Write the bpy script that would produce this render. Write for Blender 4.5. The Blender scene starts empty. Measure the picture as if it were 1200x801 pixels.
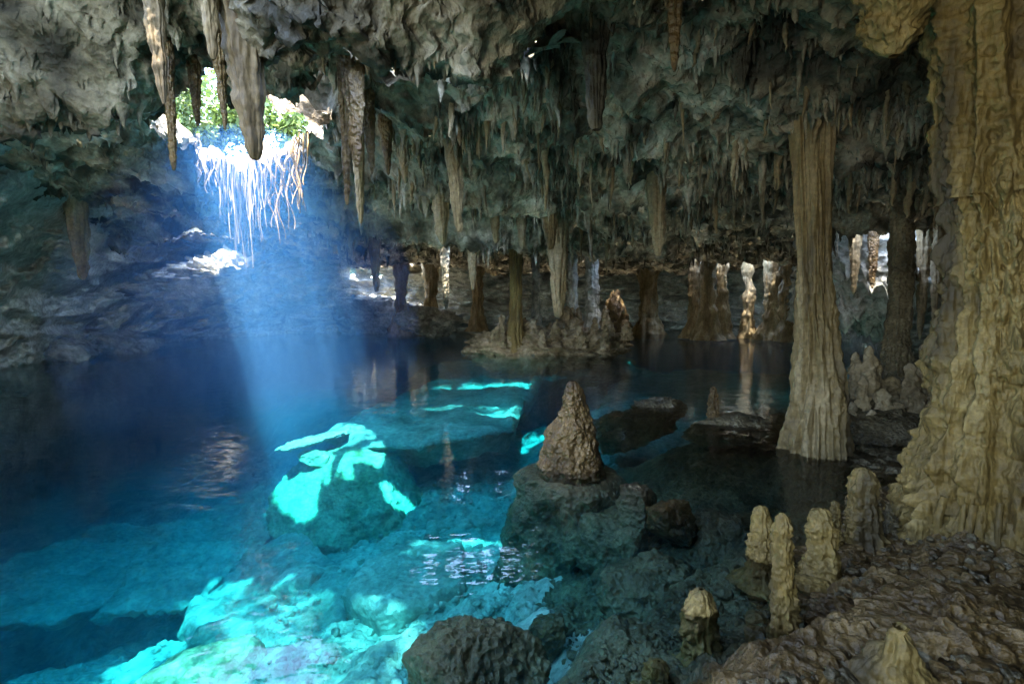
import bpy, bmesh, math, random
import numpy as np
from mathutils import Vector

S = bpy.context.scene
COL = S.collection
R = math.radians

# ------------------------------------------------------------------ camera
CAM_H = 1.8
F = 1200 * 17.0 / 36.0
PITCH = math.atan((400.5 - 360.0) / F)
cam_d = bpy.data.cameras.new('camera')
cam = bpy.data.objects.new('camera', cam_d)
COL.objects.link(cam)
cam.location = (0, 0, CAM_H)
cam.rotation_euler = (math.pi / 2 - PITCH, 0, 0)
cam_d.lens = 17.0
cam_d.sensor_width = 36.0
cam_d.clip_start = 0.05
cam_d.clip_end = 600
S.camera = cam

# ------------------------------------------------------------------ light, exposure
TRAVEL = Vector((0.03, 0.33, -1.0)).normalized()       # the way the sunlight goes
w = bpy.data.worlds.new('World')
S.world = w
w.use_nodes = True
nt = w.node_tree
sky = nt.nodes.new('ShaderNodeTexSky')
sky.sky_type = 'NISHITA'
sky.sun_disc = False
elev = math.asin(-TRAVEL.z)
sky.sun_elevation = elev
sky.sun_rotation = math.atan2(-TRAVEL.x, -TRAVEL.y)
bg = nt.nodes['Background']
nt.links.new(sky.outputs[0], bg.inputs[0])
bg.inputs[1].default_value = 0.15
sun_d = bpy.data.lights.new('sun', 'SUN')
sun_d.energy = 2.0
sun_d.angle = R(1.0)
sun_d.color = (1.0, 0.95, 0.86)
sun = bpy.data.objects.new('sun', sun_d)
COL.objects.link(sun)
sun.rotation_euler = TRAVEL.to_track_quat('-Z', 'Y').to_euler()
sun.location = (-8, 4, 30)
S.view_settings.view_transform = 'Standard'
S.view_settings.look = 'None'
S.view_settings.exposure = 4.95
S.view_settings.gamma = 1.0
S.view_settings.use_curve_mapping = False
cy = S.cycles
cy.use_denoising = True
cy.denoiser = 'OPENIMAGEDENOISE'
cy.denoising_input_passes = 'RGB_ALBEDO_NORMAL'
cy.max_bounces = 6
cy.diffuse_bounces = 4
cy.glossy_bounces = 3
cy.transmission_bounces = 2
cy.volume_bounces = 0
cy.transparent_max_bounces = 8
cy.caustics_reflective = True
cy.blur_glossy = 1.0
cy.sample_clamp_indirect = 4.0
cy.use_adaptive_sampling = False
cy.use_guiding = True
cy.use_surface_guiding = True
cy.use_volume_guiding = False

# ------------------------------------------------------------------ helpers: pixels of the photograph to points of the place
cp_, sp_ = math.cos(PITCH), math.sin(PITCH)


def ray(px, py):
    a = (px - 600.0) / F
    b = (400.5 - py) / F
    return a, cp_ + b * sp_, -sp_ + b * cp_


def at_y(px, py, Y):
    d = ray(px, py)
    t = Y / d[1]
    return np.array((d[0] * t, Y, CAM_H + d[2] * t))


def at_z(px, py, z):
    d = ray(px, py)
    t = (z - CAM_H) / d[2]
    return np.array((d[0] * t, d[1] * t, z))


# ------------------------------------------------------------------ helpers: noise
_rs = np.random.RandomState(11)
PERM = _rs.permutation(256)
PERM = np.concatenate([PERM, PERM, PERM]).astype(np.int32)
G3 = _rs.normal(size=(256, 3)).astype(np.float32)
G3 /= np.linalg.norm(G3, axis=1)[:, None]
CELL = _rs.rand(256, 3).astype(np.float32)


def perlin(p):
    p = np.asarray(p, np.float32)
    i = np.floor(p).astype(np.int32)
    f = p - i
    u = f * f * f * (f * (f * 6 - 15) + 10)
    i &= 255
    out = 0
    for dx in (0, 1):
        wx = u[:, 0] if dx else 1 - u[:, 0]
        a = PERM[(i[:, 0] + dx) & 255]
        for dy in (0, 1):
            wy = u[:, 1] if dy else 1 - u[:, 1]
            b = PERM[a + ((i[:, 1] + dy) & 255)]
            for dz in (0, 1):
                wz = u[:, 2] if dz else 1 - u[:, 2]
                g = G3[PERM[b + ((i[:, 2] + dz) & 255)]]
                out = out + wx * wy * wz * (g[:, 0] * (f[:, 0] - dx) + g[:, 1] * (f[:, 1] - dy) + g[:, 2] * (f[:, 2] - dz))
    return out * 1.5


def fbm(p, octv=4, gain=0.5, lac=2.03):
    p = np.asarray(p, np.float32)
    a, s = 1.0, 0
    for k in range(octv):
        s = s + a * perlin(p + 17.3 * k)
        p = p * lac
        a *= gain
    return s


def ridged(p, octv=3, gain=0.5, lac=2.1):
    p = np.asarray(p, np.float32)
    a, s = 1.0, 0
    for k in range(octv):
        s = s + a * (1 - 2 * np.abs(perlin(p + 9.1 * k)))
        p = p * lac
        a *= gain
    return s


def worley(p, second=False):
    p = np.asarray(p, np.float32)
    i = np.floor(p).astype(np.int32)
    f = p - i
    best = np.full(len(p), 9.0, np.float32)
    sec = np.full(len(p), 9.0, np.float32)
    for dx in (-1, 0, 1):
        a = PERM[(i[:, 0] + dx) & 255]
        for dy in (-1, 0, 1):
            b = PERM[a + ((i[:, 1] + dy) & 255)]
            for dz in (-1, 0, 1):
                c = CELL[PERM[b + ((i[:, 2] + dz) & 255)]]
                q = (c[:, 0] + dx - f[:, 0]) ** 2 + (c[:, 1] + dy - f[:, 1]) ** 2 + (c[:, 2] + dz - f[:, 2]) ** 2
                if second:
                    sec = np.minimum(sec, np.maximum(best, q))
                best = np.minimum(best, q)
    if second:
        return np.sqrt(best), np.sqrt(sec)
    return np.sqrt(best)


def sstep(a, b, x):
    t = np.clip((x - a) / (b - a), 0, 1)
    return t * t * (3 - 2 * t)


def P3(x, y, z=None):
    if z is None:
        z = np.zeros_like(x)
    return np.stack([x, y, z + np.zeros_like(x)], 1)


# ------------------------------------------------------------------ helpers: meshes and objects
def mesh_from(name, V, Q, mat=None, smooth=True):
    """V (n,3), Q (m,3|4) -> a mesh"""
    V = np.asarray(V, np.float32)
    Q = np.asarray(Q, np.int32)
    me = bpy.data.meshes.new(name)
    k = Q.shape[1]
    me.vertices.add(len(V))
    me.vertices.foreach_set('co', V.ravel())
    me.loops.add(Q.size)
    me.loops.foreach_set('vertex_index', Q.ravel())
    me.polygons.add(len(Q))
    me.polygons.foreach_set('loop_start', np.arange(0, Q.size, k, dtype=np.int32))
    me.polygons.foreach_set('loop_total', np.full(len(Q), k, np.int32))
    me.polygons.foreach_set('use_smooth', np.full(len(Q), smooth, bool))
    me.update(calc_edges=True)
    if mat:
        me.materials.append(mat)
    return me


def obj(name, me, label=None, cat=None, group=None, kind=None, parent=None, loc=(0, 0, 0)):
    o = bpy.data.objects.new(name, me)
    COL.objects.link(o)
    o.location = loc
    if label:
        o['label'] = label
    if cat:
        o['category'] = cat
    if group:
        o['group'] = group
    if kind:
        o['kind'] = kind
    if parent:
        o.parent = parent
    return o


def grid_quads(n, m, wrap=False):
    """rows n, columns m; wrap closes the columns"""
    a = np.arange(n * m).reshape(n, m)
    if wrap:
        b = np.roll(a, -1, 1)
        q = np.stack([a[:-1], b[:-1], b[1:], a[1:]], -1)
    else:
        q = np.stack([a[:-1, :-1], a[:-1, 1:], a[1:, 1:], a[1:, :-1]], -1)
    return q.reshape(-1, 4)


def centred(V):
    """shift so that the origin is at the base centre; returns V, loc"""
    V = np.asarray(V)
    c = np.array([(V[:, 0].min() + V[:, 0].max()) / 2, (V[:, 1].min() + V[:, 1].max()) / 2, V[:, 2].min()])
    return V - c, tuple(float(t) for t in c)


# ------------------------------------------------------------------ materials
def rock(name, cols, scale=1.2, bump=0.5, bdist=0.03, rough=0.75, fine=14.0, stain=None, streak=None, spec=0.35, vary=False, vein=False, near_shade=None):
    m = bpy.data.materials.new(name)
    m.use_nodes = True
    t = m.node_tree
    N, L = t.nodes, t.links
    bs = N['Principled BSDF']
    geo = N.new('ShaderNodeNewGeometry')
    mp = N.new('ShaderNodeMapping')
    if streak:
        mp.inputs['Scale'].default_value = streak
    L.new(geo.outputs['Position'], mp.inputs['Vector'])
    n1 = N.new('ShaderNodeTexNoise')
    n1.inputs['Scale'].default_value = scale
    n1.inputs['Detail'].default_value = 8
    n1.inputs['Roughness'].default_value = 0.62
    L.new(mp.outputs[0], n1.inputs['Vector'])
    cr = N.new('ShaderNodeValToRGB')
    e = cr.color_ramp.elements
    pos = np.linspace(0.30, 0.70, len(cols))
    while len(e) < len(cols):
        e.new(0.5)
    for k, c in enumerate(cols):
        e[k].position = pos[k]
        e[k].color = (*c, 1)
    L.new(n1.outputs['Fac'], cr.inputs[0])
    # fine grain
    n2 = N.new('ShaderNodeTexNoise')
    n2.inputs['Scale'].default_value = fine
    n2.inputs['Detail'].default_value = 6
    n2.inputs['Roughness'].default_value = 0.7
    L.new(geo.outputs['Position'], n2.inputs['Vector'])
    mr = N.new('ShaderNodeMapRange')
    mr.inputs['From Min'].default_value = 0.3
    mr.inputs['From Max'].default_value = 0.7
    mr.inputs['To Min'].default_value = 0.55
    mr.inputs['To Max'].default_value = 1.3
    L.new(n2.outputs['Fac'], mr.inputs['Value'])
    mul = N.new('ShaderNodeVectorMath')
    mul.operation = 'SCALE'
    L.new(cr.outputs[0], mul.inputs[0])
    L.new(mr.outputs[0], mul.inputs['Scale'])
    rv = N.new('ShaderNodeMapRange')
    rv.inputs['To Min'].default_value = .72
    rv.inputs['To Max'].default_value = 1.22
    L.new(geo.outputs['Random Per Island'], rv.inputs['Value'])
    mu2 = N.new('ShaderNodeVectorMath')
    mu2.operation = 'SCALE'
    L.new(mul.outputs[0], mu2.inputs[0])
    L.new(rv.outputs[0], mu2.inputs['Scale'])
    last = mu2.outputs[0] if vary else mul.outputs[0]
    if stain:
        n3 = N.new('ShaderNodeTexNoise')
        n3.inputs['Scale'].default_value = stain[1]
        n3.inputs['Detail'].default_value = 5
        L.new(mp.outputs[0] if vein else geo.outputs['Position'], n3.inputs['Vector'])
        m3 = N.new('ShaderNodeMapRange')
        m3.inputs['From Min'].default_value = stain[2]
        m3.inputs['From Max'].default_value = stain[2] + 0.14
        L.new(n3.outputs['Fac'], m3.inputs['Value'])
        mx = N.new('ShaderNodeMix')
        mx.data_type = 'RGBA'
        L.new(m3.outputs[0], mx.inputs['Factor'])
        L.new(last, mx.inputs['A'])
        mx.inputs['B'].default_value = (*stain[0], 1)
        last = mx.outputs['Result']
    if near_shade:  # shade painted into the colour near the camera, fading with distance
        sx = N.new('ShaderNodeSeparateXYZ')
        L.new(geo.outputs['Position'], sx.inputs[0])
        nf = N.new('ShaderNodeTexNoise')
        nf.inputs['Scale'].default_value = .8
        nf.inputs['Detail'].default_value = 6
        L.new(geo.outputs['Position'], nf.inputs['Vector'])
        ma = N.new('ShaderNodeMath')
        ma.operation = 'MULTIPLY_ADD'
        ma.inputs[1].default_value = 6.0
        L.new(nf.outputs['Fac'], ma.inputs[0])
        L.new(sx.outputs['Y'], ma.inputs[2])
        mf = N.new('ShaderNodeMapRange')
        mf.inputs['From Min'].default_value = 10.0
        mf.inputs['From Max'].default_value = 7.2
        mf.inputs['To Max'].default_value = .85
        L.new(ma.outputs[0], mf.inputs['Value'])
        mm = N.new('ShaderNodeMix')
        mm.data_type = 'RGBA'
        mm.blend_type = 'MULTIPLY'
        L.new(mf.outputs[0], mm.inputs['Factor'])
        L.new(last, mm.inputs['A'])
        mm.inputs['B'].default_value = (*near_shade, 1)
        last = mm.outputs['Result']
    L.new(last, bs.inputs['Base Color'])
    bs.inputs['Roughness'].default_value = rough
    bs.inputs['Specular IOR Level'].default_value = spec
    # bump: grain plus pits
    n4 = N.new('ShaderNodeTexNoise')
    n4.inputs['Scale'].default_value = fine * 1.7
    n4.inputs['Detail'].default_value = 5
    L.new(mp.outputs[0], n4.inputs['Vector'])
    vo = N.new('ShaderNodeTexVoronoi')
    vo.inputs['Scale'].default_value = fine * 1.1
    L.new(mp.outputs[0], vo.inputs['Vector'])
    ad = N.new('ShaderNodeMath')
    ad.operation = 'ADD'
    L.new(n4.outputs['Fac'], ad.inputs[0])
    L.new(vo.outputs['Distance'], ad.inputs[1])
    bp = N.new('ShaderNodeBump')
    bp.inputs['Strength'].default_value = bump
    bp.inputs['Distance'].default_value = bdist
    L.new(ad.outputs[0], bp.inputs['Height'])
    L.new(bp.outputs[0], bs.inputs['Normal'])
    return m


M = {}
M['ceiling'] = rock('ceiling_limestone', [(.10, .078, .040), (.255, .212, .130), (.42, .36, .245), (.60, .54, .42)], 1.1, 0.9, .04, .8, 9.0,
                    stain=((.06, .052, .03), 1.3, .48), near_shade=(.30, .27, .18))
M['wall'] = rock('wall_limestone', [(.20, .19, .15), (.39, .38, .31), (.55, .54, .46)], .9, 0.9, .05, .8, 6.0,
                 stain=((.10, .095, .07), .7, .60))
M['drip'] = rock('dripstone', [(.13, .085, .035), (.28, .205, .10), (.44, .35, .215)], 2.2, 0.6, .02, .7, 16.0, vary=True, near_shade=(.5, .45, .33), streak=(1, 1, .25))
M['ochre'] = rock('ochre_flowstone', [(.068, .04, .008), (.20, .132, .036), (.365, .258, .092)], 2.0, 0.8, .02, .62, 22.0, streak=(1, 1, .22),
                  stain=((.055, .038, .014), 2.8, .53), vein=True)
M['flute'] = rock('fluted_dripstone', [(.085, .053, .016), (.20, .138, .052), (.33, .245, .12)], 2.2, 0.7, .02, .6, 18.0, streak=(1, 1, .2), stain=((.05, .034, .014), 2.8, .55), vein=True)
M['bed'] = rock('pale_bed_rock', [(.20, .21, .18), (.40, .41, .37), (.60, .60, .56)], 1.6, 0.9, .03, .8, 10.0, vary=True)
M['boulder'] = rock('algae_boulder', [(.18, .21, .10), (.36, .39, .26), (.54, .55, .43)], 2.4, 0.9, .03, .8, 12.0, vary=True)
M['shore'] = rock('dark_shore_rock', [(.04, .032, .014), (.12, .092, .045), (.25, .20, .11)], 2.2, 1.0, .03, .5, 18.0, spec=.5)
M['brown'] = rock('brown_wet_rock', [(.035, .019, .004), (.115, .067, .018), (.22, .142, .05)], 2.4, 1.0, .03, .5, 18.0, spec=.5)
M['root'] = rock('root_bark', [(.14, .09, .05), (.22, .16, .10), (.30, .24, .17)], 4.0, 0.3, .01, .8, 30.0)


M['gold_root'] = rock('golden_root_bark', [(.14, .075, .02), (.24, .14, .045), (.34, .22, .09)], 4.0, 0.3, .01, .8, 30.0)


def leaf_mat(name, c):
    m = bpy.data.materials.new(name)
    m.use_nodes = True
    N, L = m.node_tree.nodes, m.node_tree.links
    bs = N['Principled BSDF']
    oi = N.new('ShaderNodeNewGeometry')
    cr = N.new('ShaderNodeValToRGB')
    cr.color_ramp.elements[0].color = (c[0] * .5, c[1] * .6, c[2] * .5, 1)
    cr.color_ramp.elements[1].color = (c[0] * 1.5, c[1] * 1.3, c[2] * 1.2, 1)
    L.new(oi.outputs['Random Per Island'], cr.inputs[0])
    L.new(cr.outputs[0], bs.inputs['Base Color'])
    bs.inputs['Roughness'].default_value = .5
    tr = N.new('ShaderNodeBsdfTranslucent')
    L.new(cr.outputs[0], tr.inputs[0])
    mx = N.new('ShaderNodeMixShader')
    mx.inputs[0].default_value = .4
    L.new(bs.outputs[0], mx.inputs[1])
    L.new(tr.outputs[0], mx.inputs[2])
    L.new(mx.outputs[0], N['Material Output'].inputs['Surface'])
    return m


M['rim'] = rock('rim_earthy_limestone', [(.05, .035, .015), (.16, .12, .07), (.30, .26, .19)], 1.6, .9, .04, .85, 9.0)
M['island'] = rock('island_rubble', [(.13, .09, .04), (.30, .225, .12), (.46, .375, .24)], 1.4, .9, .04, .75, 7.0)
M['leaf'] = leaf_mat('leaf', (.07, .12, .03))


def water_mat():
    m = bpy.data.materials.new('clear_cave_water')
    m.use_nodes = True
    N, L = m.node_tree.nodes, m.node_tree.links
    N.clear()
    out = N.new('ShaderNodeOutputMaterial')
    geo = N.new('ShaderNodeNewGeometry')
    mp = N.new('ShaderNodeMapping')
    mp.inputs['Scale'].default_value = (1.0, 1.6, 1)
    L.new(geo.outputs['Position'], mp.inputs['Vector'])
    n = N.new('ShaderNodeTexNoise')
    n.inputs['Scale'].default_value = 2.2
    n.inputs['Detail'].default_value = 3
    L.new(mp.outputs[0], n.inputs['Vector'])
    bp = N.new('ShaderNodeBump')
    bp.inputs['Strength'].default_value = .22
    bp.inputs['Distance'].default_value = .05
    L.new(n.outputs['Fac'], bp.inputs['Height'])
    fr = N.new('ShaderNodeFresnel')
    fr.inputs['IOR'].default_value = 1.33
    L.new(bp.outputs[0], fr.inputs['Normal'])
    gl = N.new('ShaderNodeBsdfGlossy')
    gl.inputs['Roughness'].default_value = .02
    L.new(bp.outputs[0], gl.inputs['Normal'])
    tr = N.new('ShaderNodeBsdfTransparent')
    mx = N.new('ShaderNodeMixShader')
    L.new(fr.outputs[0], mx.inputs[0])
    L.new(tr.outputs[0], mx.inputs[1])
    L.new(gl.outputs[0], mx.inputs[2])
    L.new(mx.outputs[0], out.inputs['Surface'])
    ab = N.new('ShaderNodeVolumeAbsorption')
    ab.inputs['Color'].default_value = (0.0, .885, .945, 1)
    ab.inputs['Density'].default_value = .58
    sc = N.new('ShaderNodeVolumeScatter')
    sc.inputs['Color'].default_value = (.02, .56, 1.0, 1)
    sc.inputs['Density'].default_value = .024
    ad = N.new('ShaderNodeAddShader')
    L.new(ab.outputs[0], ad.inputs[0])
    L.new(sc.outputs[0], ad.inputs[1])
    L.new(ad.outputs[0], out.inputs['Volume'])
    return m


M['water'] = water_mat()

# ------------------------------------------------------------------ the plan of the chamber
# wall foot at the waterline, seen in plan, from the left of the mouth round the back to the right
WALL = [(-8, -7), (-9.5, -1), (-11.5, 4), (-14.3, 9.5), (-15.3, 14.5), (-17.3, 19.6), (-18, 25.5), (-16.4, 31), (-12.8, 36), (-6.9, 39),
        (0, 40), (7, 40), (13.8, 38), (18, 33), (17.5, 25), (14.6, 19.5), (12.6, 15.5), (13.6, 11), (12.5, 6), (8.5, 1), (6.2, -3), (5, -5.2), (2.5, -6.8), (.3, -7.5), (-2, -7.5), (-3.8, -7.3)]
W_ANG = np.unwrap(np.array([math.atan2(x, y) for x, y in WALL]))
W_R = np.array([math.hypot(x, y) for x, y in WALL])
# how far the wall leans in at 4.5 m up
W_LEAN = np.array([.8, .8, 1.5, 4.5, 6.5, 8.0, 8.0, 6, 3.5, 2, 1.5, 1.5, 2, 2.5, 2.5, 2.8, 2.8, 2.2, 1, .6, .5, .5, .5, .5, .5, .5])


def wall_r(ang):
    ang = np.where(ang < W_ANG[0], ang + 2 * math.pi, ang)
    return np.interp(ang, W_ANG, W_R), np.interp(ang, W_ANG, W_LEAN)


# skylights, some added for their light: centre x, y, radius x, radius y, seed, collar height
HOLES = [
    (-4.65, 8.5, 1.05, 2.25, 1, .7),        # the big skylight on the left
    (-2.75, 7.2, .60, .85, 2, .5),         # its small neighbour
    (-2.8, 1.7, 1.8, 2.45, 3, .5),          # left above the camera, out of the frame
    (-4.0, -3.2, 1.15, .9, 12, .5),        # added behind the camera to bounce warm sun onto the columns
    (-.7, 11.0, 1.3, .6, 14, .12),  # unseen opening added to light the front of the shelf
    (-.75, 4.85, .85, .45, 13, .12),      # added to light the bed, hidden by an added lip
    (4.6, 20.3, .7, .4, 4, .1),
    (-1.3, 15.0, 1.5, .7, 7, .12),        # added to light the submerged shelf, hidden by an added ridge
    (-11.0, 17.2, 1.6, .7, 11, .10),
    (-8.5, 33.0, 2.4, .8, 9, .3),
    (12.6, 27.0, 3.0, .9, 5, .2),
    (9.4, 12.4, 1.1, .6, 6, .3),
]


def hole_f(x, y, h):
    """<1 inside the hole"""
    sk = .55 if h[4] == 1 else 0.0
    dx, dy = (x - h[0] + sk * (y - h[1])) / h[2], (y - h[1]) / h[3]
    a = np.arctan2(dy, dx)
    r = np.hypot(dx, dy)
    k = 1 + .20 * np.sin(2 * a + h[4]) + .13 * np.sin(3 * a + 2.1 * h[4]) + .08 * np.sin(7 * a + h[4] * 3.3) + .05 * np.sin(13 * a + h[4])
    return r / k


def ceil_base(x, y):
    z = 4.5 + .45 * np.exp(-((x + 5.1) ** 2 + (y - 9.2) ** 2) / 14.0)
    z = z + .25 * sstep(14, 26, y)
    # the hanging lip with a recess in front of it, upper left
    s = y - 5.6 - .25 * (x + 5)
    z = z - .7 * np.exp(-(s / .45) ** 2) * sstep(-3.6, -4.8, x) + .85 * np.exp(-((s + 1.5) / .9) ** 2) * sstep(-2.0, -4.0, x)
    # a step down across the middle
    e = y - 5.0 - .10 * x - .5 * np.sin(x * 1.1)
    z = z - .22 * sstep(-.25, .25, e) * sstep(-2.6, -1.2, x)
    for yy, xa, xb, am in ((4.15, -1.9, -.3, .95), (9.75, -3.4, .4, .62), (13.6, -4.5, 1.0, .80), (19.0, 3.2, 6.2, .6), (10.6, 1.9, 5.0, .45), (11.6, 8.0, 11, .4), (15.9, -13, -9, .5), (22.6, 2.5, 7, .35), (25, 9, 16, .35)):  # hanging ridges added to keep roof openings out of view
        z = z - am * np.exp(-((y - yy - .3 * np.sin(x * 1.3)) / .5) ** 2) * sstep(xa - .8, xa, x) * sstep(xb + .8, xb, x)
    # the near right hangs a little lower
    z = z - .25 * sstep(1.5, 5, x) * sstep(9, 5, y)
    return z


def ceil_z(x, y):
    x = np.asarray(x, np.float64)
    y = np.asarray(y, np.float64)
    z = ceil_base(x, y)
    p = P3(x, y)
    d = np.hypot(x, y)
    wx = x + .25 * perlin(p * .9 + 4)
    wy = y + .25 * perlin(p * .9 + 14)
    q = P3(wx, wy)
    z = z + .40 * fbm(p / 5.0 + 3.7, 2)
    z = z - .17 * ridged(q / 1.6 + 8, 4, .55)
    f1 = worley(q / .62)
    z = z + .19 * (1 - np.clip(f1 * 1.35, 0, 1) ** 2)          # pits
    f2 = worley(q / .23 + 5)
    z = z + .12 * (1 - np.clip(f2 * 1.3, 0, 1) ** 2)
    z = z + .055 * fbm(q / .20, 4, .6) - .03 * ridged(q / .11 + 3, 2)
    fr = np.clip(.35 + .9 * fbm(p / 2.2 + 31, 2), 0, 1) * (.25 + .75 * sstep(4.0, 6.5, y))
    n = perlin(q / .34 + 21)
    z = z - fr * .75 * np.clip(n - .12, 0, 1) ** 1.25
    n = perlin(q / .15 + 41)
    z = z - (.25 + fr) * .16 * np.clip(n - .1, 0, 1)
    return z


def angles(nf, nb, half=R(57)):
    """fine ahead, coarse behind; from -pi to pi"""
    return np.concatenate([np.linspace(-math.pi, -half, nb, endpoint=False), np.linspace(-half, half, nf, endpoint=False),
                           np.linspace(half, math.pi, nb + 1)])


# ------------------------------------------------------------------ cave ceiling
def build_ceiling():
    th = angles(660, 40)
    rr = np.concatenate([[.02, .5, .9, 1.3, 1.7], np.geomspace(2.1, 50, 620)])
    Rg, Tg = np.meshgrid(rr, th, indexing='ij')
    x, y = (Rg * np.sin(Tg)).ravel(), (Rg * np.cos(Tg)).ravel()
    z = ceil_z(x, y)
    q = P3(x, y, z * 1.6)
    ox, oy = x, y
    x = x + .10 * fbm(q / .38 + 50, 4, .6)
    y = y + .10 * fbm(q / .38 + 70, 4, .6)
    Q = grid_quads(len(rr), len(th))
    c = np.stack([ox, oy], 1)[Q].mean(1)
    keep = c[:, 1] > -6
    wr, wl = wall_r(np.arctan2(c[:, 0], c[:, 1]))
    keep &= np.hypot(c[:, 0], c[:, 1]) < wr + 3.0
    for h in HOLES:
        keep &= hole_f(c[:, 0], c[:, 1], h) > 1
    Q = Q[keep][:, ::-1]
    used = np.unique(Q)
    mp = np.full(len(x), -1)
    mp[used] = np.arange(len(used))
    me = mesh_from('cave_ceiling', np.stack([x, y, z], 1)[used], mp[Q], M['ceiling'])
    obj('cave_ceiling', me, 'pitted pale limestone ceiling of the cave above the pool', kind='structure')


build_ceiling()


def build_collars():
    for h in HOLES:
        n, m = 200, 14
        a = np.linspace(0, 2 * math.pi, n, endpoint=False)
        k = 1 + .20 * np.sin(2 * a + h[4]) + .13 * np.sin(3 * a + 2.1 * h[4]) + .08 * np.sin(7 * a + h[4] * 3.3) + .05 * np.sin(13 * a + h[4])
        V = []
        for j in range(m):
            t = j / (m - 1)
            s = (1.0 + .05 * (1 - t) + (.6 if h[4] == 1 else .35) * t ** 1.5)
            sk = .55 if h[4] == 1 else 0.0
            y = h[1] + h[3] * k * np.sin(a) * s
            x = h[0] + h[2] * k * np.cos(a) * s - sk * (y - h[1])
            y1 = h[1] + h[3] * k * np.sin(a) * 1.04
            z0 = ceil_z(h[0] + h[2] * k * np.cos(a) * 1.04 - sk * (y1 - h[1]), y1)
            z = z0 - .10 + t * h[5]
            q = P3(x, y, z)
            dn = .13 * fbm(q / .5 + 3, 3)
            x = x + dn * np.cos(a)
            y = y + dn * np.sin(a)
            z = z + .12 * t * fbm(q / .9, 2)
            V.append(P3(x, y, z))
        V = np.concatenate(V)
        me = mesh_from('skylight_rim', V, grid_quads(m, n, True), M['rim'])
        obj('skylight_rim', me, kind='structure')


build_collars()


# ------------------------------------------------------------------ cave wall
WIN = []   # windows in the wall: angle, z, half-angle, half-height
for px, py, wpx, hpx in ((413, 318, 5, 6), (424, 314, 3, 5), (436, 309, 6, 9), (441, 322, 7, 4)):
    p = at_y(px, py, 34.5)
    WIN.append((math.atan2(p[0], p[1]), p[2], wpx / F * .75, hpx / F * 36))


def build_wall():
    th = np.concatenate([np.linspace(W_ANG[0], R(-57), 50, endpoint=False), np.linspace(R(-57), R(57), 720, endpoint=False),
                         np.linspace(R(57), W_ANG[-1], 50)])
    zz = np.concatenate([np.linspace(-9, -1, 14, endpoint=False), np.linspace(-1, 6.6, 170)])
    Z, T = np.meshgrid(zz, th, indexing='ij')
    Z, T = Z.ravel(), T.ravel()
    wr, wl = wall_r(T)
    up = np.clip(Z / 4.5, 0, 1.3)
    r = wr - wl * up ** 1.15
    x, y = r * np.sin(T), r * np.cos(T)
    p = P3(x, y, Z)
    big = np.where(T > .5, .9, 1.3)
    d = big * .9 * fbm(p / np.array([6, 6, 3.0]) + 7, 3)
    d = d + .75 * ridged(p / np.array([3.4, 3.4, .95]) + 2, 4)
    f1 = worley(p / np.array([1.1, 1.1, .8]))
    d = d - .30 * (1 - np.clip(f1 * 1.3, 0, 1) ** 2)
    d = d + .14 * fbm(p / .35, 3)
    # undercut caves along the foot on the right and at the back
    cut = sstep(1.5, .9, Z + .8 * perlin(p / 2.0 + 5)) * sstep(.45, .6, T) * np.clip(.3 + 1.4 * perlin(p / 2.6), 0, 1)
    d = d - 2.2 * cut
    # hanging curtains of drip along the lower edges
    dr = perlin(P3(T * 60, Z * .45, T * 0) + 3)
    d = d + .35 * np.clip(dr, 0, 1) * sstep(.6, 2.2, Z) * sstep(-.1, .3, T)
    r = r - d
    x, y = r * np.sin(T), r * np.cos(T)
    Q = grid_quads(len(zz), len(th))
    ct, cz = T[Q].mean(1), Z[Q].mean(1)
    keep = np.ones(len(Q), bool)
    for a, z, ha, hz in WIN:
        keep &= ((ct - a) / ha) ** 2 + ((cz - z) / hz) ** 2 > 1 + .4 * np.sin(9 * np.arctan2(cz - z, (ct - a) * 30))
    me = mesh_from('cave_wall', P3(x, y, Z), Q[keep][:, ::-1], M['wall'])
    obj('cave_wall', me, 'rough limestone wall round the cave pool', kind='structure')


build_wall()

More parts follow.
